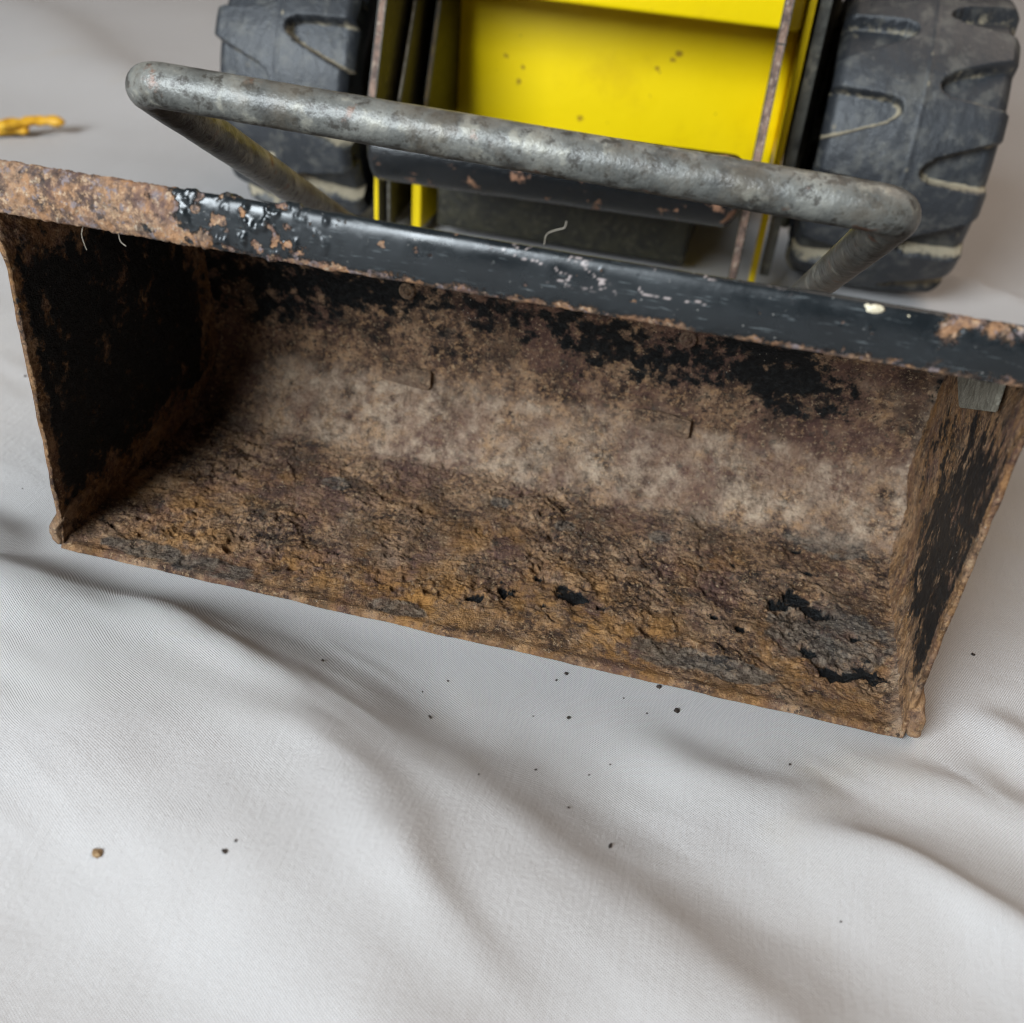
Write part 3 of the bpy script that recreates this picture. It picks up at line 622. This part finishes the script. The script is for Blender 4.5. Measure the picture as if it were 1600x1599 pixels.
# ---- wheels
def build_wheel(cx, yc, phase, mirror, W):
    R = 0.068; zc = 0.0675
    nphi = 840; sid = np.linspace(0, 1, 14)
    tr = np.linspace(-1, 1, 104)
    # cross-section: (x along axle, radius) from one bead over the tread to the other
    prof = [(-0.84 + 0.10 * 0 - 0.13 * math.sin(math.pi * (0.15 + 0.85 * t)) * 0.9, 0.036 + (R - 0.008 - 0.036) * t) for t in sid[:-1]]
    core = [(s, R - 0.0030 * s * s - 0.0042 * max(0, (abs(s) - 0.86) / 0.14) ** 2.0) for s in tr]
    prof = prof + core + [(-x, r) for x, r in prof[::-1]]
    prof = np.array(prof); sx, rr = prof[:, 0], prof[:, 1]
    ph = np.linspace(0, 2 * np.pi, nphi, endpoint=False)
    PHI, K = np.meshgrid(ph, np.arange(len(prof)), indexing='ij')
    s, r0 = sx[K], rr[K]; NP = 12; L = 0.0300
    dep = np.zeros(s.shape); dust = np.zeros(s.shape)
    for side in (-1, 1):
        b = np.maximum(0, (1 - side * s) * W / 2)
        b = np.where(side * s > 0.0, b, 1.0)
        lowr = sst(0.050, 0.060, r0)
        k = ((PHI - phase - (0 if side < 0 else math.pi / NP)) * NP / (2 * np.pi) + 0.5) % 1.0 - 0.5
        arc = k * 2 * np.pi / NP * R
        tcl = np.clip(b / L, 0, 1)
        a0 = 0.0050 * (tcl - 0.4) * mirror * side
        wid = 0.0118 * (1 - 0.64 * tcl)
        tipc = L - 0.0043
        dtip = np.hypot(np.maximum(b - tipc, 0), np.abs(arc - a0)) - 0.0043
        dside = np.abs(arc - a0) - wid
        d = np.where(b > tipc, dtip, dside) + 0.0004 * fbm(arc * 1.0 + PHI, b, 0.004, 501, 3)
        dep = dep + 0.0070 * sst(0.0002, -0.0009, d) * lowr
        dust = dust + np.exp(-((d + 0.0008) / 0.0009) ** 2) * lowr * (0.66 - 0.20 * np.sign(arc - a0) * sst(0, 0.002, np.abs(arc - a0))) + 0.12 * sst(0, -0.003, d) * lowr
    seam = np.exp(-((s - 0.02) * W / 2 / 0.0007) ** 2)
    dust = dust + 0.45 * np.exp(-((s - 0.02) * W / 2 / 0.0011) ** 2) * sst(0, 0.3, fbm(PHI * R, s * 0.02, 0.01, 511, 3)) + 0.25 * sst(0.0, 0.5, fbm(PHI * R, s * W, 0.012, 521, 4))
    r = r0 - dep + 0.0003 * seam + 0.00025 * fbm(PHI * R, s * W, 0.01, 531, 4)
    X = cx + s * W / 2; Y = yc - r * np.cos(PHI); Z = zc + r * np.sin(PHI)
    hub_bm = bmesh.new(); bmesh.ops.create_cone(hub_bm, cap_ends=True, segments=48, radius1=0.0385, radius2=0.0385, depth=W * 0.72)
    bmesh.ops.transform(hub_bm, matrix=Matrix.Translation((cx, yc, zc)) @ Matrix.Rotation(math.pi / 2, 4, 'Y'), verts=hub_bm.verts)
    bmesh.ops.bevel(hub_bm, geom=[e for e in hub_bm.edges if e.calc_face_angle(0) > 0.8], offset=0.003, segments=2, affect='EDGES')
    wheel = bmobj('wheel', hub_bm, toy, DARK)
    me = mesh('tyre', np.stack([X, Y, Z], -1).reshape(-1, 3), gridF(nphi, len(prof), True, False), True, dict(dust=np.clip(dust, 0, 1)))
    link('tyre', me, wheel, TYRE)
build_wheel(-0.1590, 0.304, 0.22, 1, 0.066)
build_wheel(0.1155, 0.328, 0.39, -1, 0.073)

# ------------------------------------------------------------------ loose bits on the cloth
rng = np.random.default_rng(4)
crumbs = [(0.0018, -0.0327, 1.0), (0.0348, -0.0198, 1.0), (0.0614, -0.0083, 1.5), (0.0559, -0.0009, 1.3), (0.0311, -0.0040, 1.2), (0.0308, -0.0408, .6), (0.0406, -0.0501, .6), (0.0516, -0.0583, 1.1), (-0.0302, -0.0242, .9), (-0.0251, -0.0882, 1.2), (0.1415, 0.0402, 1.1), (0.0474, -0.0081, .6), (0.0541, -0.0117, .7), (0.0477, -0.0320, .6), (0.0192, -0.0512, .5), (-0.1942, 0.0856, 1.2), (-0.2258, 0.1579, 1.1), (0.0433, -0.0369, .5), (0.0017, -0.0169, .6), (-0.0032, -0.0234, .5), (-0.1513, 0.0224, .6), (0.1022, -0.0612, .5), (0.0290, -0.0072, .7), (-0.0238, -0.0855, .8)] + [(0.02 + 0.075 * rng.random(), -0.008 - 0.03 * rng.random() ** 1.5 - 0.02 * 0, 0.35 + 0.35 * rng.random()) for _ in range(2)]
for k, (x, y, s) in enumerate(crumbs):
    h = 0.00040 * s
    o = rounded('rust_crumb', (0, 0, 0), (h * rng.uniform(0.8, 1.5), h * rng.uniform(0.7, 1.1), h * 0.6), CRUMB, None, 0.8, 1.1, 600 + k, (9, 14))
    o.location = (x, y, ground(x, y) + h * 0.35); o.rotation_euler = (0, 0, rng.uniform(0, 6.28))
    if x < -0.14: lab, grp = 'dark speck on the cloth beside the shadowed left wall of the bucket', 'specks beside the left bucket wall'
    elif x > 0.13: lab, grp = 'single dark crumb on the cloth right of the black bucket side wall', None
    elif x < -0.02 and y < -0.08: lab, grp = 'dark sliver of rust lying near the tan crumb', 'slivers near the tan crumb'
    elif y > -0.025: lab, grp = 'tiny dark rust crumb on the cloth just below the bucket cutting edge', 'rust crumbs close below the cutting edge'
    else: lab, grp = 'tiny dark rust crumb on the open cloth folds away from the bucket', 'rust crumbs scattered on the cloth folds'
    tag(o, lab, 'crumb', grp)
o = rounded('rust_crumb', (0, 0, 0), (0.0010, 0.0008, 0.0006), TANC, None, 0.7, 0.7, 777, (12, 18))
o.location = (-0.0512, -0.0937, ground(-0.0512, -0.0937) + 0.0004); tag(o, 'larger tan brown crumb lying alone on the cloth fold', 'crumb')

def build_scrap():
    root = bpy.data.objects.new('yellow_scrap', None); sc.collection.objects.link(root); root.location = (-0.378, 0.338, 0)
    tag(root, 'crumpled yellow orange scrap lying on the cloth left of tyre', 'scrap')
    for k, (ox, oy, L, wd, rz, hz) in enumerate([(-0.008, -0.007, 0.040, 0.013, 0.40, 0.004), (0.010, 0.005, 0.038, 0.011, 0.66, 0.008)]):
        u = np.linspace(-1, 1, 40); v = np.linspace(0, 2 * np.pi, 24, endpoint=False); U, Vv = np.meshgrid(u, v, indexing='ij')
        env = np.sqrt(np.clip(1 - np.abs(U) ** 12, 0.0, 1)) * (0.8 + 0.3 * fbm(U, Vv * 0, 0.5, 701 + k, 3))
        x = U * L / 2; y = env * wd / 2 * np.cos(Vv) + 0.004 * np.sin(U * 2.2 + k); z = hz + env * 0.0032 * np.sin(Vv) + 0.0022 * fbm(U, np.cos(Vv), 0.4, 711 + k, 3)
        x, y = x * math.cos(rz) - y * math.sin(rz) + ox, x * math.sin(rz) + y * math.cos(rz) + oy
        link('crumpled_strip', mesh('crumpled_strip', np.stack([x, y, z + ground(-0.378, 0.338)], -1).reshape(-1, 3), gridF(40, 24, False, True), True), root, SCRAP)
build_scrap()

def strand(label, pts):
    P = catmull(pts, 10)
    o = tube('hair_strand', P, 0.00009, HAIR, None, 6); tag(o, label, 'hair')
strand('pale curled hair standing up from the rim in front of the dark gap', [(0.0126, 0.0030, 0.1140), (0.0130, 0.0028, 0.1165), (0.0150, 0.0022, 0.1180), (0.0168, 0.0015, 0.1190), (0.0172, 0.0010, 0.1206)])
strand('pale fine hair hanging below the rusted end of the rim', [(-0.0962, -0.0005, 0.1022), (-0.0968, -0.0008, 0.1000), (-0.0966, -0.0006, 0.0975), (-0.0964, -0.0004, 0.0962)])
strand('short bent hair hanging under the rim beside the longer hair', [(-0.0872, -0.0005, 0.1018), (-0.0868, -0.0007, 0.1000), (-0.0856, -0.0006, 0.0990)])
